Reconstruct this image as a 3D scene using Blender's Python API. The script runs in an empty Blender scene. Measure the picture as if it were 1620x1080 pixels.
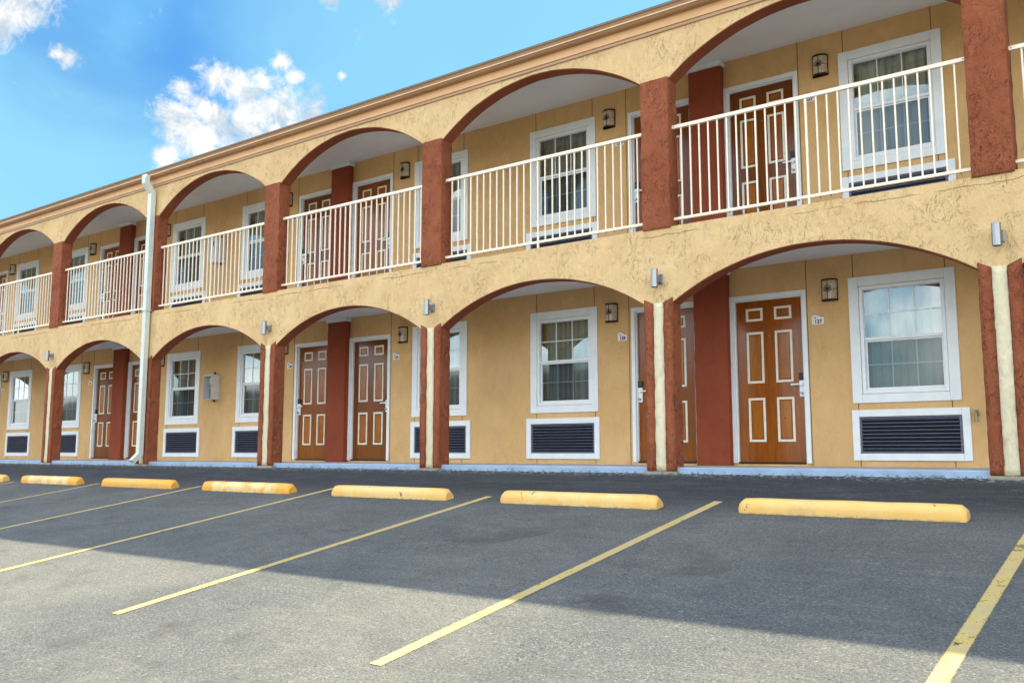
import bpy, bmesh, math, random
from mathutils import Vector, Matrix, noise
random.seed(7)
S = bpy.context.scene
COL = S.collection
rad = math.radians

# ------------------------------------------------------------------ camera
F, YAW, PITCH = 1449.0, 0.6467, 0.1202
cam = bpy.data.cameras.new('camera'); camo = bpy.data.objects.new('camera', cam); COL.objects.link(camo)
cam.sensor_width = 36; cam.lens = F/1620*36; cam.clip_end = 3000; cam.clip_start = .05
camo.location = (1.649, -9.6534, .3054)
camo.rotation_euler = (rad(90)+PITCH, 0, YAW)
S.camera = camo

# ------------------------------------------------------------------ sun and sky
SUN_EL, SUN_AZ = rad(50.5), rad(30)          # azimuth from +Y towards +X (sun stands behind the building)
sl = bpy.data.lights.new('sun', 'SUN'); so = bpy.data.objects.new('sun', sl); COL.objects.link(so)
sl.energy = 3.55; sl.angle = rad(.53); sl.color = (1, .88, .63)
sd = Vector((math.sin(SUN_AZ)*math.cos(SUN_EL), math.cos(SUN_AZ)*math.cos(SUN_EL), math.sin(SUN_EL)))
so.rotation_euler = sd.to_track_quat('Z', 'Y').to_euler(); so.location = (10, 20, 30)
S.view_settings.view_transform = 'Standard'; S.view_settings.look = 'None'
S.view_settings.exposure = 1.95; S.view_settings.gamma = 1


class NT:
    """tiny node-tree writer"""
    def __init__(s, nt): s.nt = nt; s.n = nt.nodes; s.l = nt.links
    def add(s, t, **kw):
        n = s.n.new(t)
        for k, v in kw.items():
            if k == 'i':
                for a, b in v.items():
                    if isinstance(b, bpy.types.NodeSocket): s.l.new(b, n.inputs[a])
                    else: n.inputs[a].default_value = b
            else: setattr(n, k, v)
        return n
    def math(s, op, a, b=0.0, c=0.0, clamp=False):
        return s.add('ShaderNodeMath', operation=op, use_clamp=clamp, i={0: a, 1: b, 2: c}).outputs[0]
    def noise(s, vec, scale, detail=3, rough=.5, dist=0.0):
        return s.add('ShaderNodeTexNoise', i={'Vector': vec, 'Scale': scale, 'Detail': detail, 'Roughness': rough, 'Distortion': dist}).outputs[0]
    def ramp(s, v, a, b, smooth=True):
        return s.add('ShaderNodeMapRange', interpolation_type='SMOOTHSTEP' if smooth else 'LINEAR', i={'Value': v, 'From Min': a, 'From Max': b}).outputs[0]
    def mix(s, f, a, b, blend='MIX'):
        n = s.add('ShaderNodeMix', data_type='RGBA', blend_type=blend)
        for k, v in ((0, f), (6, a), (7, b)):
            if isinstance(v, bpy.types.NodeSocket): s.l.new(v, n.inputs[k])
            else: n.inputs[k].default_value = (*v, 1) if isinstance(v, tuple) and len(v) == 3 else v
        return n.outputs[2]
    def vmath(s, op, a, b):
        n = s.add('ShaderNodeVectorMath', operation=op, i={0: a, 1: b}); return n

W_ = bpy.data.worlds.new('World'); S.world = W_; W_.use_nodes = True
wn = NT(W_.node_tree); W_.node_tree.nodes.clear()
wo = wn.add('ShaderNodeOutputWorld'); bg = wn.add('ShaderNodeBackground', i={'Strength': .115})
wn.l.new(bg.outputs[0], wo.inputs[0])
sky = wn.add('ShaderNodeTexSky', sky_type='NISHITA', sun_disc=False, sun_elevation=SUN_EL, sun_rotation=SUN_AZ,
             air_density=1.0, dust_density=.6, ozone_density=2.0)
tc = wn.add('ShaderNodeTexCoord').outputs['Generated']
skyc = wn.add('ShaderNodeHueSaturation', i={'Hue': .492, 'Saturation': 1.34, 'Value': .66, 'Color': sky.outputs[0]}).outputs[0]
# cumulus: puffs around fixed directions of the sky, edges broken up by noise
PUFFS = [(318,105,14),(345,122,24),(378,142,24),(288,140,16),(280,190,22),(345,185,20),(395,205,36),(455,182,32),(500,180,18),(325,228,24),(380,240,36),(440,215,30),
         (262,252,13),(320,170,14),(448,97,10),(466,121,9),(417,133,8),(92,82,10),(112,90,11),(30,8,32),(0,26,26),(70,-4,20),(608,-8,14),(520,-10,14),(541,120,5)]
cy_, sy_, cp_, sp_ = math.cos(YAW), math.sin(YAW), math.cos(PITCH), math.sin(PITCH)
Rv = Vector((cy_, sy_, 0)); Fv = Vector((-sy_*cp_, cy_*cp_, sp_)); Uv = Rv.cross(Fv)
n1 = wn.noise(tc, 17, 8, .66, .5); n2 = wn.noise(tc, 55, 8, .72, .6)
fld = None
for (u, v, r) in PUFFS:
    dv = (Fv*F + Rv*(u-810) - Uv*(v-540)).normalized()
    dist = wn.vmath('DISTANCE', tc, tuple(dv)).outputs['Value']
    q = wn.ramp(dist, 2.5*r/1560, 0.0, False)
    fld = q if fld is None else wn.math('MAXIMUM', fld, q)
fld = wn.math('ADD', fld, wn.math('MULTIPLY', wn.math('SUBTRACT', n1, .5), 2.2))
fld = wn.math('ADD', fld, wn.math('MULTIPLY', wn.math('SUBTRACT', n2, .5), 1.5))
cm = wn.ramp(fld, .28, .98)
# unseen bright cloud added behind the camera as fill light for the facade
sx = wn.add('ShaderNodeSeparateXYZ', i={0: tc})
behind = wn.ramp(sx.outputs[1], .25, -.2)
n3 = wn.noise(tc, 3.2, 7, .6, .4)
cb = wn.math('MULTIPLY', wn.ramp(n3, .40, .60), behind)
def toward(u, v, r0, r1):
    dv = (Fv*F + Rv*(u-810) - Uv*(v-540)).normalized()
    return wn.ramp(wn.vmath('DISTANCE', tc, tuple(dv)).outputs['Value'], r0, r1)
veil = wn.noise(tc, 3.4, 5, .55, .7)
skyc = wn.mix(wn.math('MULTIPLY', toward(40, -60, .62, .05), wn.ramp(veil, .68, .36)), skyc, (.14, .72, 2.0))
thin = wn.math('MULTIPLY', wn.ramp(wn.math('ADD', veil, wn.math('MAXIMUM', toward(1000, 60, .75, .1), wn.math('MULTIPLY', toward(60, 400, .42, .08), .75))), .45, 1.4), .72)
c = wn.mix(thin, skyc, (.80, 1.72, 2.1))
cshade = wn.mix(wn.ramp(wn.noise(tc, 26, 6, .65, .4), .36, .56), (1.30, 1.60, 1.85), (2.35, 2.35, 2.3))
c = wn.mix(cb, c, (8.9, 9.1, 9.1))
c = wn.mix(cm, c, cshade)
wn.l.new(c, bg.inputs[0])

# ------------------------------------------------------------------ materials
def newmat(name):
    m = bpy.data.materials.new(name); m.use_nodes = True; m.node_tree.nodes.clear()
    t = NT(m.node_tree); o = t.add('ShaderNodeOutputMaterial'); p = t.add('ShaderNodeBsdfPrincipled')
    t.l.new(p.outputs[0], o.inputs[0]); t.p = p; t.o = o
    t.pos = t.add('ShaderNodeNewGeometry').outputs['Position']
    return m, t
def setp(t, **kw):
    for k, v in kw.items():
        k = k.replace('_', ' ')
        if isinstance(v, bpy.types.NodeSocket): t.l.new(v, t.p.inputs[k])
        else: t.p.inputs[k].default_value = (*v, 1) if isinstance(v, tuple) and len(v) == 3 else v
def bump(t, h, strength, dist=.01):
    b = t.add('ShaderNodeBump', i={'Strength': strength, 'Distance': dist, 'Height': h}); t.l.new(b.outputs[0], t.p.inputs['Normal'])

def stucco(name, c1, c2, crk, bs=.5, trowel=1.0, crackz=None, sc=1.0):
    m, t = newmat(name)
    P = t.pos
    st = t.add('ShaderNodeMapping', i={'Vector': P, 'Rotation': (0, .5, 0), 'Scale': (1.5*sc, 1.0*sc, .7*sc)}).outputs[0]
    big = t.noise(P, 1.3, 4, .6)
    med = t.noise(st, 6, 5, .58, .45)
    fine = t.noise(P, 42, 5, .75)
    ridge = t.math('ABSOLUTE', t.math('SUBTRACT', t.noise(st, 8.5, 4, .62, .9), .5))
    mask = t.ramp(t.noise(P, 2.8, 3, .6), .44, .6)
    line = t.math('MULTIPLY', t.ramp(ridge, .012, .0), mask)
    pit = t.math('MULTIPLY', t.ramp(t.noise(st, 34, 3, .6, .5), .62, .72), t.ramp(t.noise(P, 3.7, 2, .5), .42, .6))
    line = t.math('MAXIMUM', line, t.math('MULTIPLY', pit, .4))
    base = t.mix(t.ramp(big, .3, .7), c1, c2)
    base = t.mix(t.math('MULTIPLY', t.ramp(med, .52, .72), .22), base, tuple(min(1, a*1.25) for a in c1))
    base = t.mix(t.math('MULTIPLY', t.ramp(t.noise(P, 2.6, 6, .7, .3), .52, .66), .30), base, tuple(min(1, a*1.22) for a in c1))
    base = t.mix(t.math('MULTIPLY', t.ramp(med, .45, .28), .25), base, tuple(a*.72 for a in c2))
    base = t.mix(t.math('MULTIPLY', t.ramp(fine, .42, .25), .35), base, tuple(a*.6 for a in c2))
    base = t.mix(t.math('MULTIPLY', line, .60*trowel), base, crk)
    h = t.math('ADD', t.math('MULTIPLY', med, .9), t.math('MULTIPLY', fine, .34))
    h = t.math('SUBTRACT', h, t.math('MULTIPLY', line, .60*trowel))
    if crackz:
        z = t.add('ShaderNodeSeparateXYZ', i={0: P}).outputs[2]
        wob = t.math('MULTIPLY', t.math('SUBTRACT', t.noise(P, 3.2, 5, .6), .5), .09)
        dd = t.math('ABSOLUTE', t.math('SUBTRACT', t.math('ADD', z, wob), crackz))
        ck = t.math('MULTIPLY', t.ramp(dd, .0055, .002), t.ramp(t.noise(P, 1.1, 2), .47, .54))
        base = t.mix(t.math('MULTIPLY', ck, .75), base, crk); h = t.math('SUBTRACT', h, ck)
    setp(t, Base_Color=base, Roughness=.85, Specular_IOR_Level=.25)
    bump(t, h, bs, .075 if bs >= .95 else .05)
    return m

def paint(name, c, c2=None, rough=.5, sc=6, bs=.05, spec=.4):
    m, t = newmat(name)
    c2 = c2 or tuple(a*.86 for a in c)
    n = t.noise(t.pos, sc, 5, .65)
    setp(t, Base_Color=t.mix(t.ramp(n, .3, .75), c, c2), Roughness=rough, Specular_IOR_Level=spec)
    bump(t, t.noise(t.pos, sc*8, 3, .6), bs, .01)
    return m
def metal(name, c, rough=.3, metallic=1.0):
    m, t = newmat(name)
    n = t.noise(t.pos, 25, 4, .6)
    setp(t, Base_Color=t.mix(n, c, tuple(a*.8 for a in c)), Roughness=rough, Metallic=metallic)
    return m

M = {}
M['beige'] = stucco('beige_stucco', (.73,.515,.265), (.65,.44,.21), (.30,.19,.07), .7, 1.0, 2.885)
M['wall'] = stucco('ochre_wall', (.71,.45,.205), (.62,.38,.155), (.27,.16,.05), .4, .3, sc=.7)
M['red'] = stucco('red_stucco', (.37,.115,.050), (.30,.082,.036), (.07,.016,.01), 1.0, .9, sc=1.3)
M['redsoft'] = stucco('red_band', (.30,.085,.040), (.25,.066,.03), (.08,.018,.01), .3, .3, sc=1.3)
M['redfin'] = stucco('dark_red_fin', (.29,.066,.028), (.235,.05,.021), (.08,.018,.01), .3, .4, sc=1.3)
M['concrete'] = paint('walkway_concrete', (.42,.44,.48), (.33,.35,.39), .75, 5, .2)
M['cream'] = stucco('cream_stripe', (.74,.66,.46), (.66,.58,.38), (.36,.29,.16), .6, .35, sc=1.5)
M['white'] = paint('white_trim', (.82,.85,.84), (.74,.78,.78), .45)
M['vinyl'] = paint('white_vinyl', (.82,.84,.84), (.76,.79,.8), .3)
M['ceiling'] = paint('ceiling_white', (.84,.84,.84), (.78,.78,.79), .8, 2)
M['rail'] = paint('cream_rail', (.90,.80,.64), (.82,.71,.54), .4, 14)
M['screw'] = metal('dark_screw', (.08,.07,.06), .5)
M['gutter'] = paint('tan_gutter', (.46,.27,.145), (.40,.23,.12), .45, 3)
M['gutterlip'] = paint('light_gutter_lip', (.78,.55,.33), (.70,.48,.28), .4, 3)
M['fascia'] = paint('peach_fascia_board', (.76,.45,.22), (.70,.40,.19), .55, 3)
M['drip'] = metal('grey_drip_edge', (.25,.28,.34), .5, .6)
M['shingle'] = paint('roof_shingle', (.09,.085,.08), (.05,.05,.05), .9, 30, .4)
M['spout'] = paint('pale_green_downspout', (.66,.70,.62), (.58,.63,.56), .35, 4)
M['black'] = paint('black_plastic', (.012,.012,.014), (.02,.02,.022), .35)
M['dark'] = paint('dark_gap', (.01,.008,.008), None, .9)
M['steel'] = metal('brushed_steel', (.33,.34,.35), .33)
M['satin'] = paint('satin_nickel_plate', (.86,.86,.86), (.8,.8,.8), .3, 10, .02, .6)
M['bronze'] = metal('dark_bronze', (.06,.028,.014), .45, .7)
M['brass'] = metal('weathered_brass', (.32,.30,.17), .4, .8)
M['plaque'] = paint('white_plaque', (.82,.79,.76), (.75,.72,.7), .4, 12)
M['ink'] = paint('black_ink', (.015,.015,.02), None, .5)
M['redink'] = paint('dark_red_ink', (.12,.015,.02), None, .5)
M['slat'] = paint('navy_louvre', (.10,.11,.16), (.07,.075,.11), .4, 20, .02, .5)
M['slatback'] = paint('grille_back', (.004,.005,.012), None, .8)
M['box'] = paint('off_white_box', (.66,.65,.63), (.58,.57,.56), .45, 8)
M['boxin'] = metal('galvanised_inside', (.30,.34,.31), .45, .7)
M['thresh'] = paint('threshold', (.012,.009,.008), None, .6)
M['mortar'] = stucco('rough_mortar', (.50,.47,.36), (.33,.31,.25), (.1,.09,.07), 1.0, .9, sc=3)
M['seam'] = paint('panel_seam', (.15,.085,.03), None, .9)

# amber mica of the sconces
m, t = newmat('mica_shade')
n = t.noise(t.pos, 30, 4, .7, 1.2)
setp(t, Base_Color=t.mix(t.ramp(n, .3, .7), (.66,.56,.40), (.36,.28,.18)), Roughness=.22)
M['mica'] = m

# door wood
m, t = newmat('stained_door')
oc = t.add('ShaderNodeTexCoord').outputs['Object']
mp = t.add('ShaderNodeMapping', i={'Vector': oc, 'Scale': (26, 1, 1.6)}).outputs[0]
g = t.noise(mp, 1.6, 6, .6, .6)
blot = t.noise(t.pos, 1.7, 5, .65, .5)
oinf = t.add('ShaderNodeObjectInfo').outputs['Color']
cwood = t.mix(t.ramp(g, .3, .7), (.40,.135,.014), (.27,.083,.009))
cwood = t.mix(1.0, cwood, oinf, 'MULTIPLY')
cwood = t.mix(t.math('MULTIPLY', t.ramp(blot, .45, .68), .6), cwood, (.20,.045,.008))
spots = t.ramp(t.noise(t.pos, 16, 2, .5), .70, .76)
cwood = t.mix(t.math('MULTIPLY', spots, .5), cwood, (.08,.03,.012))
setp(t, Base_Color=cwood, Roughness=t.math('ADD', t.math('MULTIPLY', blot, .14), .10), Specular_IOR_Level=.42)
bump(t, g, .12, .004)
M['wood'] = m
M['mould'] = paint('cream_moulding', (.82,.76,.62), (.70,.62,.48), .4, 10)

# glass: clear pane with a coated reflection, and the screened lower pane
def glass(name, fac, tint, scr=False):
    m = bpy.data.materials.new(name); m.use_nodes = True; m.node_tree.nodes.clear(); t = NT(m.node_tree)
    o = t.add('ShaderNodeOutputMaterial')
    tr = t.add('ShaderNodeBsdfTransparent', i={'Color': (*tint, 1)})
    gl = t.add('ShaderNodeBsdfGlossy', i={'Color': (.93,1,1,1), 'Roughness': .02 if not scr else .05})
    pos = t.add('ShaderNodeNewGeometry').outputs['Position']
    b = t.add('ShaderNodeBump', i={'Strength': .12, 'Distance': .01, 'Height': t.noise(pos, 1.6, 2, .5)})
    t.l.new(b.outputs[0], gl.inputs['Normal'])
    fr = t.add('ShaderNodeFresnel', i={'IOR': 1.5}).outputs[0]
    f = t.math('ADD', t.math('MULTIPLY', fr, 1.0), fac, clamp=True)
    mx = t.add('ShaderNodeMixShader', i={0: f}); t.l.new(tr.outputs[0], mx.inputs[1]); t.l.new(gl.outputs[0], mx.inputs[2])
    t.l.new(mx.outputs[0], o.inputs[0]); return m
M['glass'] = glass('window_glass', .15, (.86,.91,.87))
M['glass2'] = glass('screened_glass', .025, (.50,.56,.60), True)

m, t = newmat('sheer_curtain')
setp(t, Base_Color=t.mix(1.0, t.mix(t.noise(t.pos, 5, 3), (.72,.73,.62), (.54,.56,.49)), t.add('ShaderNodeObjectInfo').outputs['Color'], 'MULTIPLY'), Roughness=.9)
M['curtain'] = m

# asphalt
m, t = newmat('asphalt')
P = t.pos
xyz = t.add('ShaderNodeSeparateXYZ', i={0: P})
X, Y = xyz.outputs[0], xyz.outputs[1]
big = t.noise(P, .45, 5, .6, .4); med = t.noise(P, 2.2, 5, .65, .6)
stv = t.add('ShaderNodeMapping', i={'Vector': P, 'Scale': (.5, 2.4, 1)}).outputs[0]
streak = t.noise(stv, 1.6, 6, .7, 1.0)
agg = t.noise(P, 62, 4, .8); agg2 = t.add('ShaderNodeTexVoronoi', i={'Vector': P, 'Scale': 75.0})
stone = t.math('MAXIMUM', t.ramp(agg, .54, .66), t.math('MULTIPLY', t.ramp(t.noise(P, 38, 3, .75), .57, .66), t.ramp(med, .42, .58)))
worn = t.mix(t.ramp(big, .35, .68), (.090,.099,.101), (.128,.134,.126))
worn = t.mix(t.math('MULTIPLY', t.ramp(streak, .5, .7), .4), worn, (.18,.182,.168))
worn = t.mix(t.math('MULTIPLY', t.ramp(med, .5, .3), .35), worn, (.060,.063,.066))
worn = t.mix(t.math('MULTIPLY', stone, .55), worn, (.33,.325,.29))
worn = t.mix(t.math('MULTIPLY', t.ramp(agg, .47, .36), .75), worn, (.025,.025,.027))
oil = t.math('MULTIPLY', t.ramp(t.noise(P, .8, 4, .6, .3), .60, .70), .45)
worn = t.mix(oil, worn, (.05,.05,.052))
fleck = t.math('MULTIPLY', t.ramp(t.noise(P, 24, 5, .85), .62, .68), t.ramp(big, .45, .6))
worn = t.mix(t.math('MULTIPLY', fleck, .6), worn, (.36,.36,.34))
seal = t.mix(t.ramp(streak, .45, .72), (.030,.032,.040), (.060,.063,.072))
seal = t.mix(t.math('MULTIPLY', t.ramp(agg, .56, .66), .5), seal, (.20,.205,.22))
seal = t.mix(t.math('MULTIPLY', t.ramp(t.noise(stv, 9, 6, .8), .57, .66), .55), seal, (.17,.175,.19))
seal = t.mix(t.math('MULTIPLY', t.ramp(agg, .47, .38), .7), seal, (.008,.008,.01))
ye = t.math('ADD', Y, t.math('MULTIPLY', t.math('SUBTRACT', streak, .5), .9))
sf = t.ramp(ye, -2.4, -1.0)
colr = t.mix(sf, worn, seal)
# pale grit lying along the foot of the walk
grit = t.math('MULTIPLY', t.ramp(Y, -.42, -.02), t.ramp(t.math('ADD', t.noise(P, 20, 5, .75), t.math('MULTIPLY', Y, .25)), .5, .58))
colr = t.mix(t.math('MULTIPLY', grit, .7), colr, (.5,.5,.47))
# hairline cracks
ck = t.math('ABSOLUTE', t.math('SUBTRACT', t.noise(P, 1.1, 6, .7, .8), .5))
ckm = t.math('MULTIPLY', t.ramp(ck, .006, .0), t.ramp(t.noise(P, .7, 2), .52, .6))
colr = t.mix(t.math('MULTIPLY', ckm, .85), colr, (.03,.03,.03))
setp(t, Base_Color=colr, Roughness=.88, Specular_IOR_Level=.3)
bump(t, t.math('ADD', t.math('MULTIPLY', agg, .5), t.math('MULTIPLY', med, .4)), .8, .025)
M['asphalt'] = m

# worn line paint: breaks up to the asphalt below
m, t = newmat('worn_yellow_paint')
P = t.pos
pw = t.noise(P, 5, 5, .7, .5); pf = t.noise(P, 60, 3, .7)
pc = t.mix(t.ramp(pw, .35, .65), (.52,.38,.12), (.42,.34,.17))
setp(t, Base_Color=pc, Roughness=.8)
uvx = t.add('ShaderNodeTexCoord').outputs['Object']
ox = t.math('ABSOLUTE', t.add('ShaderNodeSeparateXYZ', i={0: uvx}).outputs[0])
edge = t.ramp(t.math('ADD', ox, t.math('MULTIPLY', t.math('SUBTRACT', pf, .5), .03)), .052, .040)
al = t.math('MULTIPLY', edge, t.ramp(t.math('ADD', t.math('MULTIPLY', pw, .62), t.math('MULTIPLY', pf, .38)), .36, .44))
setp(t, Alpha=al); bump(t, t.noise(P, 95, 2, .7), .4, .012)
M['line'] = m

# painted kerb
m, t = newmat('blue_grey_painted_concrete')
P = t.pos
z = t.add('ShaderNodeSeparateXYZ', i={0: P}).outputs[2]
chip = t.math('MULTIPLY', t.ramp(t.noise(P, 17, 5, .7), .5, .6), t.ramp(t.math('ADD', z, t.math('MULTIPLY', t.noise(P, 2.2), .05)), .13, .085))
kc = t.mix(t.ramp(t.noise(P, 4, 4), .3, .7), (.30,.42,.57), (.24,.34,.47))
kc = t.mix(t.math('MULTIPLY', chip, .8), kc, (.07,.075,.09))
setp(t, Base_Color=kc, Roughness=.6); bump(t, t.noise(P, 30, 4), .3, .01)
M['kerb'] = m

def stopmat(i, fade, orange):
    m, t = newmat('wheel_stop_paint')
    oc = t.add('ShaderNodeTexCoord').outputs['Object']; P = t.pos
    ax = t.math('ABSOLUTE', t.add('ShaderNodeSeparateXYZ', i={0: oc}).outputs[0])
    n = t.noise(P, 4, 5, .7, .4); nf = t.noise(P, 40, 4, .7)
    mid = t.ramp(t.math('ADD', ax, t.math('MULTIPLY', t.math('SUBTRACT', n, .5), .25)), .74, .64)
    f = t.math('MULTIPLY', t.math('MULTIPLY', mid, t.ramp(n, .35, .6)), fade)
    c = t.mix(f, (.78,.38,.05) if orange else (.78,.47,.13), (.80,.62,.30))
    c = t.mix(t.math('MULTIPLY', t.ramp(nf, .56, .7), .35), c, (.55,.36,.13))
    z = t.add('ShaderNodeSeparateXYZ', i={0: oc}).outputs[2]
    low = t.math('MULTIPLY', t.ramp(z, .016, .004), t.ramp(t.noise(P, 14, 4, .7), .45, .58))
    hole = t.math('MULTIPLY', t.ramp(t.noise(P, 9, 5, .78, .5), .63, .67), .85)
    c = t.mix(t.math('MULTIPLY', t.ramp(t.noise(P, 3.1, 5, .7), .55, .7), .35), c, (.42,.30,.16))
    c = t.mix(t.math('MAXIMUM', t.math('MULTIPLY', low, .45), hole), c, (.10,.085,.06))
    setp(t, Base_Color=c, Roughness=.6); bump(t, t.noise(P, 26, 5, .7), .35, .01)
    return m

# ------------------------------------------------------------------ mesh helpers
def box(bm, x0, x1, y0, y1, z0, z1, mi=0, bev=0.0):
    vs = [bm.verts.new((x, y, z)) for z in (z0, z1) for y in (y0, y1) for x in (x0, x1)]
    fs = [(0,2,3,1), (4,5,7,6), (0,1,5,4), (2,6,7,3), (0,4,6,2), (1,3,7,5)]
    F_ = [bm.faces.new([vs[i] for i in f]) for f in fs]
    for f in F_: f.material_index = mi
    if bev:
        es = list({e for f in F_ for e in f.edges})
        r = bmesh.ops.bevel(bm, geom=es, offset=bev, segments=2, affect='EDGES', profile=.6)
        for f in r['faces']: f.material_index = mi
def prism(bm, pts, axis, a, b, mi=0):
    """extrude a closed outline; pts are (u,v) in the plane normal to axis"""
    def P(u, v, w): return {'x': (w, u, v), 'y': (u, w, v), 'z': (u, v, w)}[axis]
    A = [bm.verts.new(P(u, v, a)) for u, v in pts]; B = [bm.verts.new(P(u, v, b)) for u, v in pts]
    n = len(pts); fs = [bm.faces.new(A), bm.faces.new(B[::-1])]
    for i in range(n): fs.append(bm.faces.new([A[i], B[i], B[(i+1) % n], A[(i+1) % n]]))
    for f in fs: f.material_index = mi
    return fs
def cyl(bm, c, r, h, axis='z', seg=20, mi=0, r2=None):
    mt = {'z': Matrix(), 'y': Matrix.Rotation(rad(90), 4, 'X'), 'x': Matrix.Rotation(rad(90), 4, 'Y')}[axis]
    q = bmesh.ops.create_cone(bm, cap_ends=True, segments=seg, radius1=r, radius2=r if r2 is None else r2, depth=h, matrix=Matrix.Translation(c) @ mt)
    for f in {f for v in q['verts'] for f in v.link_faces}: f.material_index = mi
def build(name, bm, mats, parent=None, loc=(0,0,0), smooth=False, **tags):
    bmesh.ops.recalc_face_normals(bm, faces=bm.faces)
    me = bpy.data.meshes.new(name); bm.to_mesh(me); bm.free()
    for k in (mats if isinstance(mats, (list, tuple)) else [mats]): me.materials.append(M[k] if isinstance(k, str) else k)
    if smooth: me.shade_smooth()
    o = bpy.data.objects.new(name, me); COL.objects.link(o); o.location = loc
    if parent: o.parent = parent
    for k, v in tags.items(): o[k] = v
    return o
def empty(name, loc, label, category, group=None):
    o = bpy.data.objects.new(name, None); COL.objects.link(o); o.location = loc; o.empty_display_size = .2
    o['label'] = label; o['category'] = category
    if group: o['group'] = group
    return o
def copy_tree(o, parent, loc=None, label=None):
    c_ = o.copy(); COL.objects.link(c_); c_.parent = parent
    if loc is not None: c_.location = loc
    if label: c_['label'] = label
    for ch in KIDS.get(o.name, []): copy_tree(ch, c_)
    return c_
KIDS = {}
def kid(parent, o): KIDS.setdefault(parent.name, []).append(o); return o
def rough(bm, amp, freq, seed=0, maxlen=.09):
    """cut long edges and push the skin about, for hand-trowelled stucco"""
    for _ in range(7):
        es = [e for e in bm.edges if e.calc_length() > maxlen]
        if not es: break
        bmesh.ops.subdivide_edges(bm, edges=es, cuts=1, use_grid_fill=True)
    for v in bm.verts:
        q = v.co*freq + Vector((seed*7.3, seed*3.1, seed))
        v.co += Vector((noise.noise(q), noise.noise(q+Vector((9,0,0))), 0))*amp

# ------------------------------------------------------------------ dimensions
B, PW, T, WY = 3.636, .3685, .20, 1.668        # bay, pillar width, arcade thickness, inner wall plane
G0, SL = .0602, .1546                          # the lot falls away from the building
Z1, Z2 = .133, 3.01                            # walkway level, balcony level
UP = Z2-Z1
NP = list(range(-2, 9)); XL, XR = -8*B-.35, 2*B+PW+.35
UNITS = [(-.0) + (-3.512) + 7.272*j for j in (-3, -2, -1, 0, 1)]
def gz(y):
    if y >= 0: return G0
    if y > -13: return G0+SL*y
    u = min(1, (-13-y)/6); return G0-SL*13 - SL*6*(u-.5*u*u)

# ------------------------------------------------------------------ ground, lines
bm = bmesh.new()
ys = [600, 60, 14, 0] + [-i*.65 for i in range(1, 21)] + [-14,-15,-16,-17,-18,-19,-60,-600]
xs = [-600, -60, -30, -20, -10, 0, 10, 30, 60, 600]
rows = [[bm.verts.new((x, y, gz(y))) for x in xs] for y in ys]
for a, b in zip(rows, rows[1:]):
    for i in range(len(xs)-1): bm.faces.new((a[i], b[i], b[i+1], a[i+1]))
build('ground', bm, 'asphalt', kind='structure')
for k, (x, y0) in enumerate([(3.24,-1.5), (.60,-1.5), (-2.10,-1.43), (-4.76,-1.58), (-7.45,-1.44), (-10.10,-1.60), (-12.75,-1.70), (-15.40,-1.82), (-18.05,-1.8)]):
    bm = bmesh.new(); L = -5.94-y0; n = 30
    pts = [(y0+L*i/n) for i in range(n+1)]
    vv = [[bm.verts.new((sx_*.07, y-y0, gz(y)-gz(y0)+.004)) for sx_ in (-1, 1)] for y in pts]
    for a, b in zip(vv, vv[1:]): bm.faces.new((a[0], a[1], b[1], b[0]))
    build('parking_line', bm, 'line', loc=(x, y0, gz(y0)), kind='structure')

# ------------------------------------------------------------------ the motel
hotel = empty('motel_building', (0, 0, 0), 'two storey ochre motel with red arches, open galleries and white railings', 'motel')

# walkway and balcony slabs, ceilings
bm = bmesh.new(); box(bm, XL, XR, .035, WY+.02, -.2, Z1, 0, .012); [setattr(f, 'material_index', 1) for f in bm.faces if f.calc_center_median().z > Z1-.002]; build('walkway', bm, ['kerb', 'concrete'], hotel)
bm = bmesh.new(); box(bm, XL, XR, T, WY+.02, 2.735, Z2); build('balcony_floor', bm, 'concrete', hotel)
bm = bmesh.new(); box(bm, XL, XR, T, WY, 2.715, 2.7345); build('ceiling', bm, 'ceiling', hotel)
bm = bmesh.new(); box(bm, XL, XR, T, WY, 5.598, 5.62); build('ceiling', bm, 'ceiling', hotel)

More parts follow.
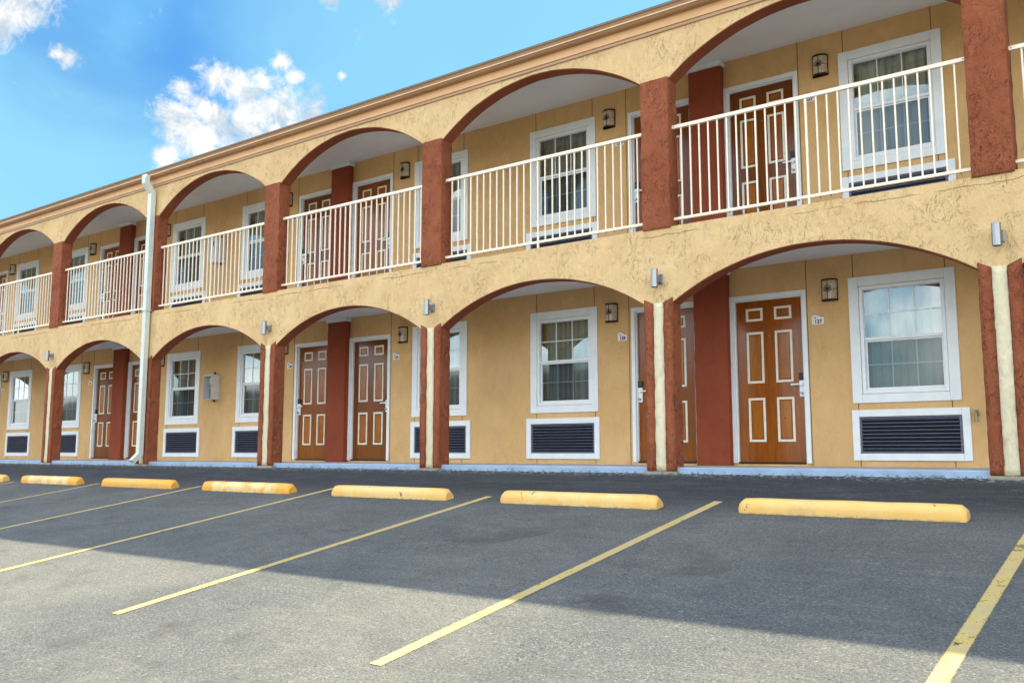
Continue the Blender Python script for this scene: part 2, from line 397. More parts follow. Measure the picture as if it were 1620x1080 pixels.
# arcade walls with arched openings
def arcade(z_sp, z_cr, z_top, z_pil):
    bm = bmesh.new(); H = B-PW; a = H/2; r = z_cr-z_sp; Rr = (a*a+r*r)/(2*r); SEG = 36
    def zc(x): return z_cr-Rr+math.sqrt(max(0, Rr*Rr-x*x))
    cols = []
    for n in reversed(NP):
        X0 = -n*B
        cols.append((X0, z_pil)); cols.append((X0+PW*.5, z_pil)); cols.append((X0+PW, z_pil))
        if n != NP[0]:
            for i in range(SEG+1):
                x = -a+H*i/SEG
                cols.append((X0+PW+a+x, zc(x)+.004*noise.noise(Vector((X0+x*5, 0, z_sp)))))
    cols = [cols[0]] + [c2 for c1, c2 in zip(cols, cols[1:]) if c2[0]-c1[0] > 1e-5 or abs(c2[1]-c1[1]) > 1e-6]
    NZ = 5; fr, bk = [], []
    for x, z in cols:
        fr.append([bm.verts.new((x, .006*noise.noise(Vector((x*1.7, 3, (z+(z_top-z)*k/NZ)*2.2))), z+(z_top-z)*k/NZ)) for k in range(NZ+1)])
        bk.append([bm.verts.new((x, T, z)), bm.verts.new((x, T, z_top))])
    for i in range(len(cols)-1):
        if cols[i+1][0]-cols[i][0] < 1e-5: continue
        for k in range(NZ): bm.faces.new((fr[i][k], fr[i+1][k], fr[i+1][k+1], fr[i][k+1]))
        bm.faces.new((bk[i][0], bk[i][1], bk[i+1][1], bk[i+1][0]))
        bm.faces.new((fr[i][0], bk[i][0], bk[i+1][0], fr[i+1][0]))
        bm.faces.new((fr[i][NZ], fr[i+1][NZ], bk[i+1][1], bk[i][1]))
    for i in (0, len(cols)-1): bm.faces.new([*fr[i], bk[i][1], bk[i][0]])
    build('arcade_wall', bm, 'beige', hotel)
    for n in NP[1:]:
        bm = bmesh.new(); X0 = -n*B+PW+a; P0 = []
        for i in range(SEG+1):
            x = -a+H*i/SEG; zz = zc(x)
            dx, dz = -x/Rr*.010, -(zz-(z_cr-Rr))/Rr*.010
            jz = .004*noise.noise(Vector((-n*B+x*5, 0, z_sp)))
            P0.append([bm.verts.new(c_) for c_ in ((X0+x, .012+.002, zz+jz+.006), (X0+x+dx, .008, zz+jz+dz), (X0+x+dx, T+.004, zz+jz+dz), (X0+x, T+.004, zz+jz+.006))])
        for p, q in zip(P0, P0[1:]):
            for k in range(4): bm.faces.new((p[k], p[(k+1) % 4], q[(k+1) % 4], q[k]))
        bm.faces.new(P0[0]); bm.faces.new(P0[-1])
        build('arch_soffit', bm, 'redsoft', hotel)
arcade(2.065, 2.555, 2.975, 2.05)
arcade(4.815, 5.375, 5.60, 4.80)

# pillars
for n in NP:
    X0 = -n*B
    bm = bmesh.new(); box(bm, .001, PW-.001, .001, T+.006, -.05, 2.068, 0, .008); rough(bm, .007, 9, n)
    pl = build('pillar', bm, 'red', hotel, (X0, 0, 0), True)
    for (a0, a1, key, yy, zt0, zt1) in ((-.006, .117, 'red', -.014, 2.125, 2.065), (.249, PW+.006, 'red', -.014, 2.065, 2.125), (.118, .248, 'cream', -.012, 2.068, 2.068)):
        bm = bmesh.new(); prism(bm, [(a0, .088), (a1, .088), (a1, zt1), (a0, zt0)], 'y', yy, .012); 
        bmesh.ops.bevel(bm, geom=list(bm.edges), offset=.006, segments=2, affect='EDGES')
        rough(bm, .008, 11, n+a0, .07)
        build('painted_strip', bm, key, pl, smooth=True)
    bm = bmesh.new(); box(bm, -.02, PW+.02, -.05, .12, -.02, .084, 0, .015); rough(bm, .03, 14, n, .05); build('mortar_foot', bm, 'mortar', pl, smooth=True)
    bm = bmesh.new(); box(bm, -.006, PW+.004, -.022, T+.008, 2.962, 4.835, 0, .012); rough(bm, .010, 7, n+20, .06)
    build('pillar', bm, 'red', hotel, (X0, 0, 0), True)

# inner wall with openings for windows, doors and air conditioners
def offs(c):
    """(kind, x0, x1, z0, z1) relative to the wall, for one pair of rooms"""
    out = []
    for s in (1, -1):
        def X(a, b): return (c+a, c+b) if s > 0 else (c-b-.035, c-a-.035)
        out.append(('door', *((c+.225, c+1.255) if s > 0 else (c-1.255, c-.225)), Z1+.035, 2.34, s))
        out.append(('window', *X(1.783, 2.983), .890, 2.42, s))
        out.append(('ac', *X(1.765, 3.062), .208, .809, s))
    return out
def grid_wall(z0, z1, holes, name):
    bm = bmesh.new()
    xs = sorted({XL, XR, *[v for h in holes for v in h[:2]]}); zs = sorted({z0, z1, *[v for h in holes for v in h[2:4]]})
    def solid(i, k):
        cx, cz = (xs[i]+xs[i+1])/2, (zs[k]+zs[k+1])/2
        return not any(h[0] < cx < h[1] and h[2] < cz < h[3] for h in holes)
    V = {}
    def v(x, y, z):
        k = (round(x, 5), y, round(z, 5))
        if k not in V: V[k] = bm.verts.new((x, y, z))
        return V[k]
    for i in range(len(xs)-1):
        for k in range(len(zs)-1):
            if solid(i, k): bm.faces.new((v(xs[i], WY, zs[k]), v(xs[i+1], WY, zs[k]), v(xs[i+1], WY, zs[k+1]), v(xs[i], WY, zs[k+1])))
    for (a, b, c_, d) in [h[:4] for h in holes]:
        for p, q in (((a,c_),(b,c_)), ((b,c_),(b,d)), ((b,d),(a,d)), ((a,d),(a,c_))):
            bm.faces.new((v(p[0], WY, p[1]), v(q[0], WY, q[1]), v(q[0], WY+.24, q[1]), v(p[0], WY+.24, p[1])))
        bm.faces.new((v(a, WY+.24, c_), v(b, WY+.24, c_), v(b, WY+.24, d), v(a, WY+.24, d)))
    o = build(name, bm, 'wall', hotel); return o
spots = [s for c in UNITS for s in offs(c)]
for st in (0, 1):
    dz = UP*st; holes = []
    for k, x0, x1, z0, z1, s in spots:
        i = {'door': .05, 'window': .09, 'ac': .06}[k]
        holes.append((x0+i, x1-i, z0+dz+(0 if k == 'door' else i), z1+dz-i))
    grid_wall(-.1 if st == 0 else 2.9, (2.75 if st == 0 else 5.66), holes, 'wall')
    zt, zb = (2.714, Z1+.001) if st == 0 else (5.597, Z2+.001)
    for c in UNITS:
        for s in (1, -1):
            for off, brk in ((1.262, [(0, 99)]), (1.84, [(0, .205), (.812, .888), (2.423, 99)]), (2.88, [(0, .205), (.812, .888), (2.423, 99)])):
                x = c+s*off-(.035 if s < 0 else 0)
                for a, b in brk:
                    a_, b_ = max(zb, a+dz), min(zt, b+dz)
                    bm = bmesh.new(); box(bm, x-.0045, x+.0045, WY-.002, WY+.01, a_, b_); build('panel_seam', bm, 'seam', hotel)

# pilasters with white caps
for c in UNITS:
    for st in (0, 1):
        z0, z1 = (Z1, 2.64) if st == 0 else (Z2, 5.52)
        bm = bmesh.new(); box(bm, -.236, .236, WY-.12, WY-.003, z0-.005, z1, 0, .008); rough(bm, .004, 8, c, .12)
        p = build('pilaster', bm, 'redfin', hotel, (c, 0, 0), True)
        bm = bmesh.new(); box(bm, -.262, .262, WY-.15, WY-.004, z1+.001, z1+.073, 0, .004); build('cap', bm, 'white', p)

# ---- door (built at its own foot, wall plane at y=0)
def make_door(s, X):
    """leaf sits inside a 1.03 x 2.17 casing; lock on the side away from the pilaster"""
    w, h = 1.03, 2.172
    l0, l1 = .062, w-.062
    bm = bmesh.new(); box(bm, l0, l1, .048, .09, .006, h-.062)
    d = build('door', bm, 'wood', hotel, (X, WY, Z1+.035))
    bm = bmesh.new()
    tw = .058
    box(bm, 0, tw, -.022, .012, 0, h, 0, .004); box(bm, w-tw, w, -.022, .012, 0, h, 0, .004)
    box(bm, tw+.0005, w-tw-.0005, -.0215, .012, h-tw, h, 0, .003)
    box(bm, .0505, .074, .0125, .11, 0, h-.05, 0); box(bm, w-.074, w-.0505, .0125, .11, 0, h-.05, 0)
    box(bm, .0745, w-.0745, .0125, .11, h-.074, h-.0505, 0)
    kid(d, build('door_frame', bm, 'white', d))
    bm = bmesh.new(); box(bm, .075, w-.075, -.004, .1, -.012, .014); kid(d, build('threshold', bm, 'thresh', d))
    lw, lh = l1-l0, h-.068
    zs = [(1-.132, 1-.052), (1-.517, 1-.20), (1-.875, 1-.607)]
    for xa, xb in ((.165, .415), (.585, .835)):
        for za, zb in zs:
            bm = bmesh.new(); x0, x1 = l0+xa*lw, l0+xb*lw; z0, z1 = .006+za*lh, .006+zb*lh; m_ = .030; y0 = .037
            box(bm, x0, x0+m_, y0, .0495, z0, z1, 0, .003); box(bm, x1-m_, x1, y0, .0495, z0, z1, 0, .003)
            box(bm, x0+m_+.0005, x1-m_-.0005, y0+.0005, .0495, z0, z0+m_, 0, .003); box(bm, x0+m_+.0005, x1-m_-.0005, y0+.0005, .0495, z1-m_, z1, 0, .003)
            # raised field inside the moulding
            box(bm, x0+m_+.018, x1-m_-.018, .043, .0495, z0+m_+.018, z1-m_-.018, 1, .004)
            kid(d, build('panel_moulding', bm, ['mould', 'wood'], d))
    bm = bmesh.new(); xc = (l1-.042 if s > 0 else l0+.042); sg = -1 if s > 0 else 1
    box(bm, xc-.034, xc+.034, .028, .048, .83, 1.035, 0, .006)
    box(bm, xc-.036, xc+.036, .018, .048, 1.038, 1.128, 1, .008)
    cyl(bm, (xc, .012, .985), .022, .035, 'y', 18, 0)
    cyl(bm, (xc, .006, .875), .014, .05, 'y', 14, 2)
    q0, q1 = (xc+sg*.13, xc+.012) if sg < 0 else (xc-.012, xc+.13)
    box(bm, q0, q1, -.016, .0, .975, .995, 0, .006)
    kid(d, build('door_lock', bm, ['satin', 'black', 'steel'], d))
    bm = bmesh.new(); cyl(bm, (w/2, .046, 1.63), .008, .008, 'y', 10); kid(d, build('peephole', bm, 'brass', d))
    return d

def make_window(X, Z):
    w, h = 1.20, 1.53
    bm = bmesh.new(); tw = .115
    box(bm, 0, tw, -.024, .0, 0, h, 0, .004); box(bm, w-tw, w, -.024, .0, 0, h, 0, .004)
    box(bm, tw+.0008, w-tw-.0008, -.023, .0, h-tw, h, 0, .004); box(bm, tw+.0008, w-tw-.0008, -.023, .0, 0, tw-.01, 0, .004)
    wd = build('window', bm, 'white', hotel, (X, WY, Z))
    bm = bmesh.new(); a, b, c_, d_ = tw+.004, w-tw-.004, tw-.006, h-tw-.004; f = .042
    for (x0, x1, z0, z1) in ((a, a+f, c_, d_), (b-f, b, c_, d_), (a+f+.0005, b-f-.0005, d_-f, d_), (a+f+.0005, b-f-.0005, c_, c_+f)):
        box(bm, x0, x1, -.012, .07, z0, z1, 0, .003)
    kid(wd, build('window_frame', bm, 'vinyl', wd))
    gx0, gx1, gz0, gz1 = a+f+.001, b-f-.001, c_+f+.001, d_-f-.001; zm = gz0+.508*(gz1-gz0)
    for up in (0, 1):
        z0, z1 = (gz0, zm-.018) if not up else (zm-.017, gz1); y0 = .012 if up else .034
        bm = bmesh.new(); e = .022
        eb, et = (.034, .008) if up else (.03, .02)
        box(bm, gx0, gx0+(.006 if up else e), y0, y0+.025, z0, z1, 0); box(bm, gx1-(.006 if up else e), gx1, y0, y0+.025, z0, z1, 0)
        x0_, x1_ = gx0+(.0065 if up else e+.0005), gx1-(.0065 if up else e+.0005)
        box(bm, x0_, x1_, y0-.001, y0+.025, z0, z0+eb, 0, .002); box(bm, x0_, x1_, y0-.001, y0+.025, z1-et, z1, 0, .002)
        zi0, zi1 = z0+eb, z1-et
        for k in (1, 2):
            x = x0_+(x1_-x0_)*k/3; box(bm, x-.006, x+.006, y0+(.001 if up else .009), y0+.020, zi0, zi1, 0)
        zc_ = (zi0+zi1)/2; box(bm, x0_, x1_, y0+(.002 if up else .010), y0+.021, zc_-.006, zc_+.006, 0)
        sh = kid(wd, build('sash', bm, 'vinyl' if up else 'white', wd))
        bm = bmesh.new(); vs = [bm.verts.new(p) for p in ((x0_, y0+.008, zi0), (x1_, y0+.008, zi0), (x1_, y0+.008, zi1), (x0_, y0+.008, zi1))]; bm.faces.new(vs)
        kid(wd, build('pane', bm, 'glass' if up else 'glass2', wd))
    bm = bmesh.new(); N = 110; top, bot = [], []
    for i in range(N+1):
        x = gx0+(gx1-gx0)*i/N; ph = i*.42+1.3*math.sin(i*.11)
        yy = .150+.034*math.sin(ph)+.012*math.sin(ph*2.3+1)
        top.append(bm.verts.new((x, yy*.9+.014, gz1+.02))); bot.append(bm.verts.new((x+.004*math.sin(i*.3), yy, gz0-.02)))
    for i in range(N): bm.faces.new((bot[i], bot[i+1], top[i+1], top[i]))
    kid(wd, build('curtain', bm, 'curtain', wd, smooth=True))
    return wd

def make_ac(X, Z):
    w, h = 1.297, .601
    bm = bmesh.new(); tw = .083
    box(bm, 0, tw, -.026, 0, 0, h, 0, .004); box(bm, w-tw, w, -.026, 0, 0, h, 0, .004)
    box(bm, tw+.0008, w-tw-.0008, -.025, 0, h-tw, h, 0, .004); box(bm, tw+.0008, w-tw-.0008, -.025, 0, 0, tw, 0, .004)
    ac = build('air_conditioner', bm, 'white', hotel, (X, WY, Z))
    bm = bmesh.new(); a, b, c_, d_ = tw+.003, w-tw-.003, tw+.003, h-tw-.003
    for (x0, x1, z0, z1) in ((a, a+.02, c_, d_), (b-.03, b, c_, d_), (a+.0205, b-.0305, d_-.018, d_), (a+.0205, b-.0305, c_, c_+.022)):
        box(bm, x0, x1, -.012, .05, z0, z1, 0, .002)
    box(bm, a, b, .052, .07, c_, d_, 1)
    n = 9
    for i in range(n):
        z = c_+.022+(d_-c_-.04)*(i+.5)/n
        vs = [(-.004, z+.006), (-.004, z+.014), (.046, z-.010), (.046, z-.018)]
        prism(bm, vs, 'x', a+.02, b-.03, 0)
    for z in (c_+.1, d_-.1): cyl(bm, (b-.015, -.014, z), .005, .006, 'y', 8, 2)
    kid(ac, build('grille', bm, ['slat', 'slatback', 'steel'], ac))
    return ac

first = {}
for st in (0, 1):
    dz = UP*st
    for k, x0, x1, z0, z1, s in spots:
        key = (k, s) if k == 'door' else k
        if key not in first:
            first[key] = make_door(s, x0) if k == 'door' else (make_window(x0, z0) if k == 'window' else make_ac(x0, z0))
            first[key].location.z += dz
        else: copy_tree(first[key], hotel, (x0, WY, z0+dz))
doors = sorted([o for o in hotel.children if o.name.split('.')[0] == 'door'], key=lambda o: (o.location.z > 1, -o.location.x))
for i, o in enumerate(doors):
    f = .80 if (o.location.z < 1 and -4 < o.location.x < 0) else random.uniform(.45, .8)
    o.color = (f, f*.84, f*.8, 1)
for o in hotel.children:
    if o.name.split('.')[0] == 'window':
        q = random.uniform(.55, 1.0); k_ = random.random()
        for ch in o.children:
            if ch.name.split('.')[0] == 'curtain':
                ch.color = (q, q, q, 1); ch.location.y += random.uniform(-.015, .03)
                if k_ < .5: ch.location.x = 1.20; ch.scale.x = -1

# railings: one per bay of the balcony
PK = None
for n in NP[1:]:
    X0 = -n*B+PW-.002; L = B-PW+.0
    bm = bmesh.new(); y = .085
    box(bm, .002, L-.002, y-.012, y+.03, 4.192, 4.235, 0, .004); box(bm, .002, L-.002, y-.010, y+.026, 3.062, 3.094, 0, .003)
    xm = L/2; box(bm, xm-.012, xm+.012, y-.006, y+.018, Z2-.03, 4.19, 0, .002)
    for xx in (.03, L-.03): cyl(bm, (xx, y-.0125, 4.214), .006, .004, 'y', 8, 1)
    NPK = 27
    for i in range(1, NPK+1): cyl(bm, (L*i/(NPK+1)+.004, y+.008, 3.052), .004, .022, 'z', 6, 1)
    r = build('railing', bm, ['rail', 'screw'], hotel, (X0, 0, 0))
    for i in range(1, NPK+1):
        if i == (NPK+1)//2: continue
        x = L*i/(NPK+1)
        if PK is None:
            bm = bmesh.new(); box(bm, -.0085, .0085, -.0085, .0085, 3.090, 4.196, 0, .002); PK = build('picket', bm, 'rail', r, (x, y+.008, 0))
        else:
            p = PK.copy(); COL.objects.link(p); p.parent = r; p.location = (x, y+.008, 0)

# eaves: fascia board, gutter, roof
bm = bmesh.new()
prism(bm, [(-.032, 5.462), (-.032, 5.60), (.0, 5.60), (.0, 5.462)], 'x', XL, XR); build('fascia_board', bm, 'fascia', hotel)
bm = bmesh.new(); prism(bm, [(-.022, 5.418), (-.022, 5.455), (-.002, 5.4615), (-.002, 5.418)], 'x', XL, XR); build('bed_moulding', bm, 'gutter', hotel)
bm = bmesh.new()
prism(bm, [(-.033, 5.575), (-.115, 5.572), (-.138, 5.594), (-.150, 5.600), (-.152, 5.612), (-.136, 5.620), (-.158, 5.660), (-.170, 5.666), (-.176, 5.660), (-.180, 5.664), (-.172, 5.676), (-.150, 5.668), (-.033, 5.668)], 'x', XL-.1, XR+.1)
gt = build('gutter', bm, 'gutter', hotel)
bm = bmesh.new(); prism(bm, [(-.140, 5.5985), (-.1535, 5.598), (-.1555, 5.6125), (-.150, 5.6135)], 'x', XL-.1, XR+.1); build('gutter_lip', bm, 'gutterlip', gt)
bm = bmesh.new(); prism(bm, [(-.12, 5.669), (-.176, 5.6685), (-.184, 5.682), (-.12, 5.688)], 'x', XL-.12, XR+.12); build('drip_edge', bm, 'drip', hotel)
bm = bmesh.new(); sr = .25
prism(bm, [(-.165, 5.690), (6.5, 5.690+6.665*sr), (13.2, 5.690), (13.2, 5.63), (0.0, 5.63), (-.10, 5.675)], 'x', XL-.3, XR+.3); build('roof', bm, 'shingle', hotel)
# back and end walls
bm = bmesh.new(); box(bm, XL, XR, 12.8, 13.0, -.1, 5.63); box(bm, XL, XL+.2, WY+.27, 12.799, -.1, 5.629); box(bm, XR-.2, XR, WY+.27, 12.799, -.1, 5.629)
box(bm, XL, XR, WY+.245, WY+.269, -.1, 5.63); build('rear_wall', bm, 'beige', hotel)

# downspout on the fifth pillar
def sweep(bm, path, w, d, caps=True):
    """rectangular tube along a path in the y-z plane"""
    rings = []
    for i, (y, z) in enumerate(path):
        a = path[max(0, i-1)]; b = path[min(len(path)-1, i+1)]
        def nrm(p, q):
            v = Vector((q[0]-p[0], q[1]-p[1])); return v.normalized() if v.length else None
        t1, t2 = nrm(a, (y, z)) if i else None, nrm((y, z), b) if i < len(path)-1 else None
        tt = ((t1 or t2)+(t2 or t1)).normalized(); k = 1/max(.5, tt.dot(t1 or t2)); nn = Vector((-tt.y, tt.x))*d/2*k
        rings.append([bm.verts.new((sx2*w/2, y+sy2*nn.x, z+sy2*nn.y)) for sx2, sy2 in ((-1,-1), (1,-1), (1,1), (-1,1))])
    for p, q in zip(rings, rings[1:]):
        for k in range(4): bm.faces.new((p[k], p[(k+1) % 4], q[(k+1) % 4], q[k]))
    if caps: bm.faces.new(rings[0])
    return rings
bm = bmesh.new()
sweep(bm, [(-.225, 5.60), (-.225, 5.45), (-.085, 5.27), (-.085, 2.99)], .118, .098)
ds = build('downspout', bm, 'spout', hotel, (-14.30, 0, 0))
bm = bmesh.new(); rg = sweep(bm, [(-.085, 3.0), (-.085, .27), (-.235, .13)], .108, .088, False)
build('lower_pipe', bm, 'spout', ds)
bm = bmesh.new()
for z in (2.985,): box(bm, -.075, .075, -.142, -.02, z-.012, z+.012, 0, .002)
build('strap', bm, 'spout', ds)

# the wing across the lot, which the window panes reflect
wing = empty('motel_wing', (-72, -45, gz(-45)), 'long low tan motel wing with dark pitched roof across the parking lot', 'building')
bm = bmesh.new(); box(bm, -50, 46, -12, 0, -.2, 5.6); build('wall', bm, 'wall', wing)
bm = bmesh.new(); prism(bm, [(.9, 5.5), (-6, 9.6), (-12.9, 5.5), (-12.9, 5.35), (.9, 5.35)], 'x', -51, 47); build('roof', bm, 'shingle', wing)
for i in range(24):
    for z in (.9, 3.7):
        bm = bmesh.new(); box(bm, -48+i*3.9, -46.6+i*3.9, -.05, .05, z, z+1.4); build('window', bm, 'slat', wing)

# ------------------------------------------------------------------ fittings: things of their own
def make_sconce(loc, label):
    o = empty('wall_sconce', loc, label, 'wall lamp', 'bronze star sconces on the motel walls')
    w, h, d = .098, .135, .095; N = 14
    arc = [(w*math.cos(math.pi*i/N), -d*math.sin(math.pi*i/N)) for i in range(N+1)]
    bm = bmesh.new()
    def band(z0, z1, r0, r1):
        v0 = [[bm.verts.new((x*r, y*r, z)) for x, y in arc] for z in (z0, z1) for r in (r0, r1)]
        for i in range(N):
            bm.faces.new((v0[1][i], v0[1][i+1], v0[3][i+1], v0[3][i])); bm.faces.new((v0[0][i], v0[2][i], v0[2][i+1], v0[0][i+1]))
            bm.faces.new((v0[0][i], v0[0][i+1], v0[1][i+1], v0[1][i])); bm.faces.new((v0[2][i], v0[3][i], v0[3][i+1], v0[2][i+1]))
    band(-h, -h+.02, .93, 1.04); band(h-.02, h, .93, 1.04); band(-.0015, .0015, .97, 1.012)
    box(bm, -w-.003, -w+.006, -.014, 0, -h, h); box(bm, w-.006, w+.003, -.014, 0, -h, h)
    box(bm, -.003, .003, -d*1.015, -d*.97, -h+.02, h-.02)
    box(bm, -w, w, -.006, 0, -h, h)
    # ring with a star in front
    for i in range(24):
        a0, a1 = 2*math.pi*i/24, 2*math.pi*(i+1)/24
        q = [bm.verts.new((r*math.cos(a), -d*1.0-.006+abs(r*math.cos(a))**2*4.5, .012+r*math.sin(a))) for a in (a0, a1) for r in (.036, .044)]
        bm.faces.new((q[0], q[1], q[3], q[2]))
    st = []
    for i in range(10):
        a = math.pi/2+math.pi*i/5; r = .036 if i % 2 == 0 else .015
        st.append((r*math.cos(a), .012+r*math.sin(a)))
    prism(bm, st, 'y', -d*1.0-.006, -d*.96, 0)
    fr = build('lamp_frame', bm, 'bronze', o); kid(o, fr)
    bm = bmesh.new(); lo = [bm.verts.new((x*.95, y*.95, -h+.01)) for x, y in arc]; hi = [bm.verts.new((x*.95, y*.95, h-.01)) for x, y in arc]
    for i in range(N): bm.faces.new((lo[i], lo[i+1], hi[i+1], hi[i]))
    kid(o, build('lamp_shade', bm, 'mica', o, smooth=True)); return o

def text_mesh(s, size, bold=.0):
    cu = bpy.data.curves.new('t', 'FONT'); cu.body = s; cu.size = size; cu.align_x = 'CENTER'; cu.extrude = .0008; cu.offset = bold; cu.resolution_u = 3
    ob = bpy.data.objects.new('t', cu); COL.objects.link(ob)
    dg = bpy.context.evaluated_depsgraph_get(); me = bpy.data.meshes.new_from_object(ob.evaluated_get(dg))
    bpy.data.objects.remove(ob); bpy.data.curves.remove(cu); return me
def make_plaque(loc, num, label):
    bm = bmesh.new(); w, h = .075, .052
    prism(bm, [(-w, -h), (w, -h), (w, h*.72), (.035, h*.80), (-.005, h*1.22), (-.045, h*1.42), (-.055, h*1.1), (-w, h*1.1)], 'y', -.010, 0)
    o = build('room_number_sign', bm, 'plaque', None, loc); o['label'] = label; o['category'] = 'sign'; o['group'] = 'room number signs'
    bm = bmesh.new(); prism(bm, [(-.05, h*1.42), (-.004, h*1.24), (.036, h*.82), (w, h*.74), (w+.002, h*.80), (.037, h*.88), (-.002, h*1.32), (-.05, h*1.5)], 'y', -.012, -.001)
    build('sign_edging', bm, 'redink', o)
    me = text_mesh(num, .062, .0022); me.materials.clear(); me.materials.append(M['ink'])
    tx = bpy.data.objects.new('room_number', me); COL.objects.link(tx); tx.parent = o; tx.rotation_euler = (rad(90), 0, 0); tx.location = (.004, -.0112, -.036)
    bm = bmesh.new()
    st = [((.011 if i % 2 == 0 else .0045)*math.cos(math.pi/2+math.pi*i/5)-.046, (.011 if i % 2 == 0 else .0045)*math.sin(math.pi/2+math.pi*i/5)+.034) for i in range(10)]
    prism(bm, st, 'y', -.0118, -.009); box(bm, -.034, -.020, -.0118, -.009, .029, .039); build('emblem', bm, 'redink', o)
    return o

def make_spot(loc, label):
    o = empty('up_down_light', loc, label, 'wall lamp', 'steel cylinder lights above the ground-floor pillars')
    bm = bmesh.new(); cyl(bm, (0, -.115, 0), .042, .215, 'z', 28, 0)
    for s_ in (-1, 1):
        cyl(bm, (0, -.115, s_*.104), .0435, .008, 'z', 28, 0); cyl(bm, (0, -.115, s_*.1105), .036, .002, 'z', 24, 1)
    kid(o, build('cylinder_shade', bm, ['steel', 'black'], o, smooth=False))
    bm = bmesh.new(); box(bm, -.055, .055, -.022, .0, -.058, .058, 0, .004); box(bm, -.026, .026, -.078, -.02, -.04, .04, 0, .003); kid(o, build('mounting_bracket', bm, 'steel', o))
    return o

def make_box(loc, label, opened):
    o = empty('utility_box', loc, label, 'utility box', 'white utility boxes between the windows')
    w, h, d = .145, .255, .20
    bm = bmesh.new()
    box(bm, -w, -w+.012, -d, 0, -h, h, 0, .003); box(bm, w-.012, w, -d, 0, -h, h, 0, .003)
    box(bm, -w+.0125, w-.0125, -d, 0, h-.03, h, 0, .003); box(bm, -w+.0125, w-.0125, -d, 0, -h, -h+.012, 0, .003)
    box(bm, -w+.0125, w-.0125, -.012, -.001, -h+.0125, h-.0305, 1)
    kid(o, build('housing', bm, ['box', 'boxin'], o))
    bm = bmesh.new()
    if opened:
        prism(bm, [(-.13, -h+.013), (.14, -h+.013), (.14, -.02), (.06, .06), (-.02, .02), (-.13, -.04)], 'y', -.055, -.013, 0)
        cyl(bm, (-.05, -.07, .14), .028, .13, 'z', 12, 1); box(bm, .02, .12, -.09, -.013, .04, .18, 2)
        cyl(bm, (.075, -.1, -.1), .032, .1, 'z', 12, 1)
    else:
        box(bm, -w+.014, w-.014, -d+.006, -d+.018, -h+.014, h-.032, 1, .003); box(bm, -.03, .012, -d+.0, -d+.0055, .09, .19, 2)
    kid(o, build('meter_works' if opened else 'cover', bm, ['boxin', 'box', 'black'], o))
    bm = bmesh.new(); cyl(bm, (.05, -.06, h+.03), .02, .06, 'z', 12); cyl(bm, (.06, -.06, -h-.02), .022, .04, 'z', 12); kid(o, build('conduit', bm, 'bronze', o))
    return o

ORD = {1: 'rightmost', 2: 'second from the right', 3: 'third from the right', 4: 'fourth from the right', 5: 'fifth from the right', 6: 'sixth from the right', 7: 'seventh from the right', 8: 'eighth from the right', 9: 'ninth from the right'}
rooms = []
for j in (3, 2, 1, 0):                              # right to left
    c = UNITS[j]
    for s in (1, -1): rooms.append((c, s))
num0 = 127; sc0 = None
near = ['between door 127 and the big rightmost window', 'right of window beside door 128', 'right of the door numbered 129, before a window', 'left of door 130, half hidden by a striped pillar',
        'beside a pillar, just right of the pale downspout', 'between window and door, left of the downspout', 'at the far left edge, left of a window', 'beyond the far left window']
pl = {0: 'numbered 127 right of the orange-brown door', 1: 'numbered 128 on the wall left of a pillar-hidden door', 2: 'numbered 129 beside the paired doors behind the third arch', 3: 'numbered 130 left of the paired doors behind the third arch',
      4: 'numbered 131 hidden near the downspout pillar', 5: 'numbered 132 on the wall left of the downspout', 6: 'numbered 133 at the far left edge', 7: 'numbered 134 beyond the far left window'}
for k, (c, s) in enumerate(rooms):
    if k > 6: break
    for st in (0, 1):
        dz = UP*st; fl = 'ground-floor' if st == 0 else 'upper-floor'
        xs_ = c+1.555 if s > 0 else c-1.575
        zs_ = (2.297 if st == 0 else 2.297+UP+.02)
        lb = (f'bronze star sconce downstairs {near[k]}' if st == 0 else f'bronze star sconce on the balcony wall, {ORD[k+1]} upstairs')
        if sc0 is None: sc0 = make_sconce((xs_, WY, zs_), lb)
        else: copy_tree(sc0, None, (xs_, WY, zs_), lb)
        xp = c+1.395 if s > 0 else c-1.405
        make_plaque((xp, WY-.0005, 1.937+dz), str(num0+k+100*st), (f'small white room sign {pl[k]}' if st == 0 else f'small white room sign numbered {227+k} behind the balcony railing, {ORD[k+1]} upstairs'))
sp0 = None
for k, n in enumerate([0, 1, 2, 3, 5, 6]):
    lb = ['steel cylinder wall light above the rightmost striped pillar', 'steel cylinder wall light above the pillar left of door 127', 'steel cylinder wall light above the pillar left of window by door 128',
          'steel cylinder wall light above the pillar just right of the utility box', 'steel cylinder wall light above the pillar left of the downspout', 'steel cylinder wall light above the pillar past the far left frame edge'][k]
    loc = (-n*B+PW/2+.01, .004, 2.352)
    if sp0 is None: sp0 = make_spot(loc, lb)
    else: copy_tree(sp0, None, loc, lb)
make_box((-14.53, WY, 1.62), 'open white utility box between two ground-floor windows', True)
make_box((-14.50, WY, 1.58+UP), 'closed white utility box on the balcony wall behind the railing', False)

# hose tap by the rightmost pillar
hb = empty('hose_bib', (-.385, WY, .70), 'small brass hose tap on the wall beside the rightmost striped pillar', 'tap')
bm = bmesh.new(); cyl(bm, (0, -.006, .03), .032, .012, 'y', 16); cyl(bm, (0, -.04, .03), .014, .08, 'y', 12); cyl(bm, (0, -.075, .0), .016, .07, 'z', 12); cyl(bm, (0, -.075, -.045), .024, .03, 'z', 14)
build('spout', bm, 'brass', hb, smooth=False)
bm = bmesh.new(); cyl(bm, (0, -.075, .068), .036, .010, 'z', 10); cyl(bm, (0, -.075, .05), .008, .04, 'z', 8); build('tap_handle', bm, 'brass', hb)

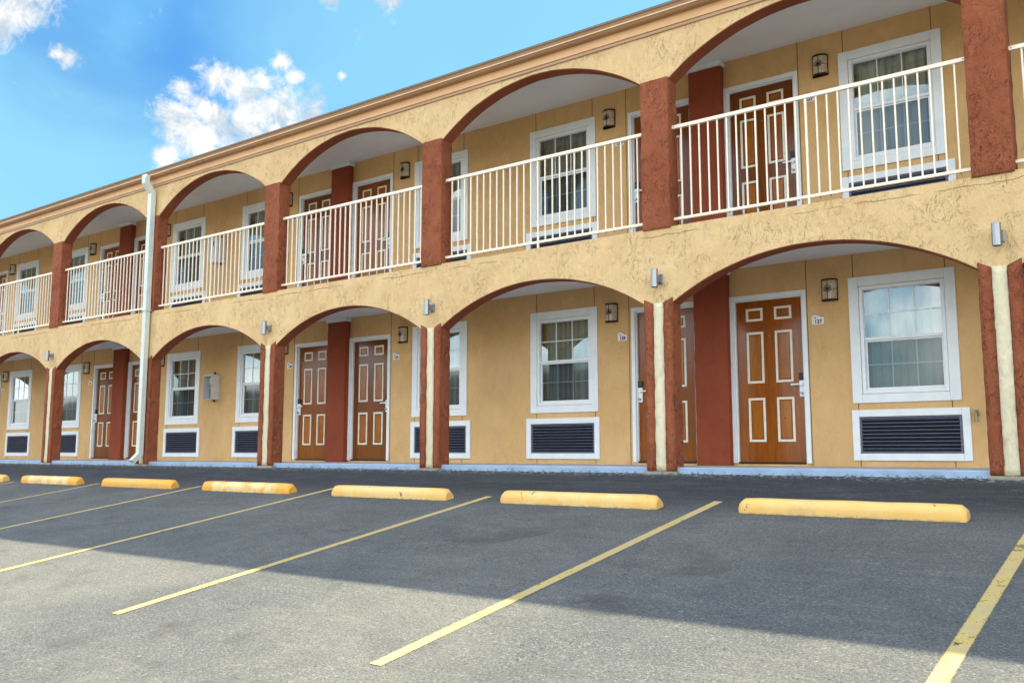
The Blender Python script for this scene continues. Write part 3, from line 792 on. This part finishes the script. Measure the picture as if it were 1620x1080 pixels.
# wheel stops
ST = [(-.79, .25, False, 'long yellow concrete wheel stop below door 127 and the big window, nearest the camera'),
      (-3.46, .45, False, 'yellow wheel stop in front of the pillar left of door 127'),
      (-6.09, .5, False, 'yellow wheel stop in front of the window left of sign 128'),
      (-8.77, .95, True, 'faded pale wheel stop with orange ends, fourth from the right'),
      (-11.42, .15, True, 'orange-yellow wheel stop in front of the downspout'),
      (-14.10, 1.0, True, 'faded pale wheel stop with an orange right end, left of the downspout'),
      (-16.72, .4, False, 'yellow wheel stop cut by the left edge of the view')]
for k, (x, fade, orange, lb) in enumerate(ST):
    bm = bmesh.new(); L = .925+.008*k
    prof = [(-.078, 0), (-.078, .055), (-.068, .086), (-.047, .112), (-.024, .120), (.024, .120), (.047, .112), (.068, .086), (.078, .055), (.078, 0)]
    rings = []
    for i in range(23):
        u = -L+2*L*i/22; e = 0
        if i in (0, 22): sc_, zz = .72, .66; u = math.copysign(L, u)
        elif i in (1, 21): sc_, zz = .97, .97; u = math.copysign(L-.045, u)
        else: sc_, zz = 1, 1
        rings.append([bm.verts.new((u+(0 if zp > .001 or i not in (0,22) else 0), yp*(sc_ if zp > .06 else min(1, sc_+.12)), zp*zz)) for yp, zp in prof])
    for p, q in zip(rings, rings[1:]):
        for a in range(len(prof)-1): bm.faces.new((p[a], q[a], q[a+1], p[a+1]))
    bm.faces.new(rings[0]); bm.faces.new(rings[-1])
    for v in bm.verts:
        q = Vector((v.co.x*4+x, v.co.y*9, v.co.z*9)); v.co += Vector((noise.noise(q*2)*.003, noise.noise(q+Vector((5,5,5)))*.003, noise.noise(q+Vector((0,9,0)))*.003 if v.co.z > .01 else 0))
    y = -1.87+.075; 
    ob = build('wheel_stop', bm, stopmat(k, fade, orange), None, (x, y, gz(y)), True)
    ob.rotation_euler = (math.atan(SL), 0, random.uniform(-.006, .006))
    ob['label'] = lb; ob['category'] = 'wheel stop'; ob['group'] = 'concrete wheel stops along the walkway'
    ob.data.polygons.foreach_set('use_smooth', [len(p.vertices) == 4 for p in ob.data.polygons])
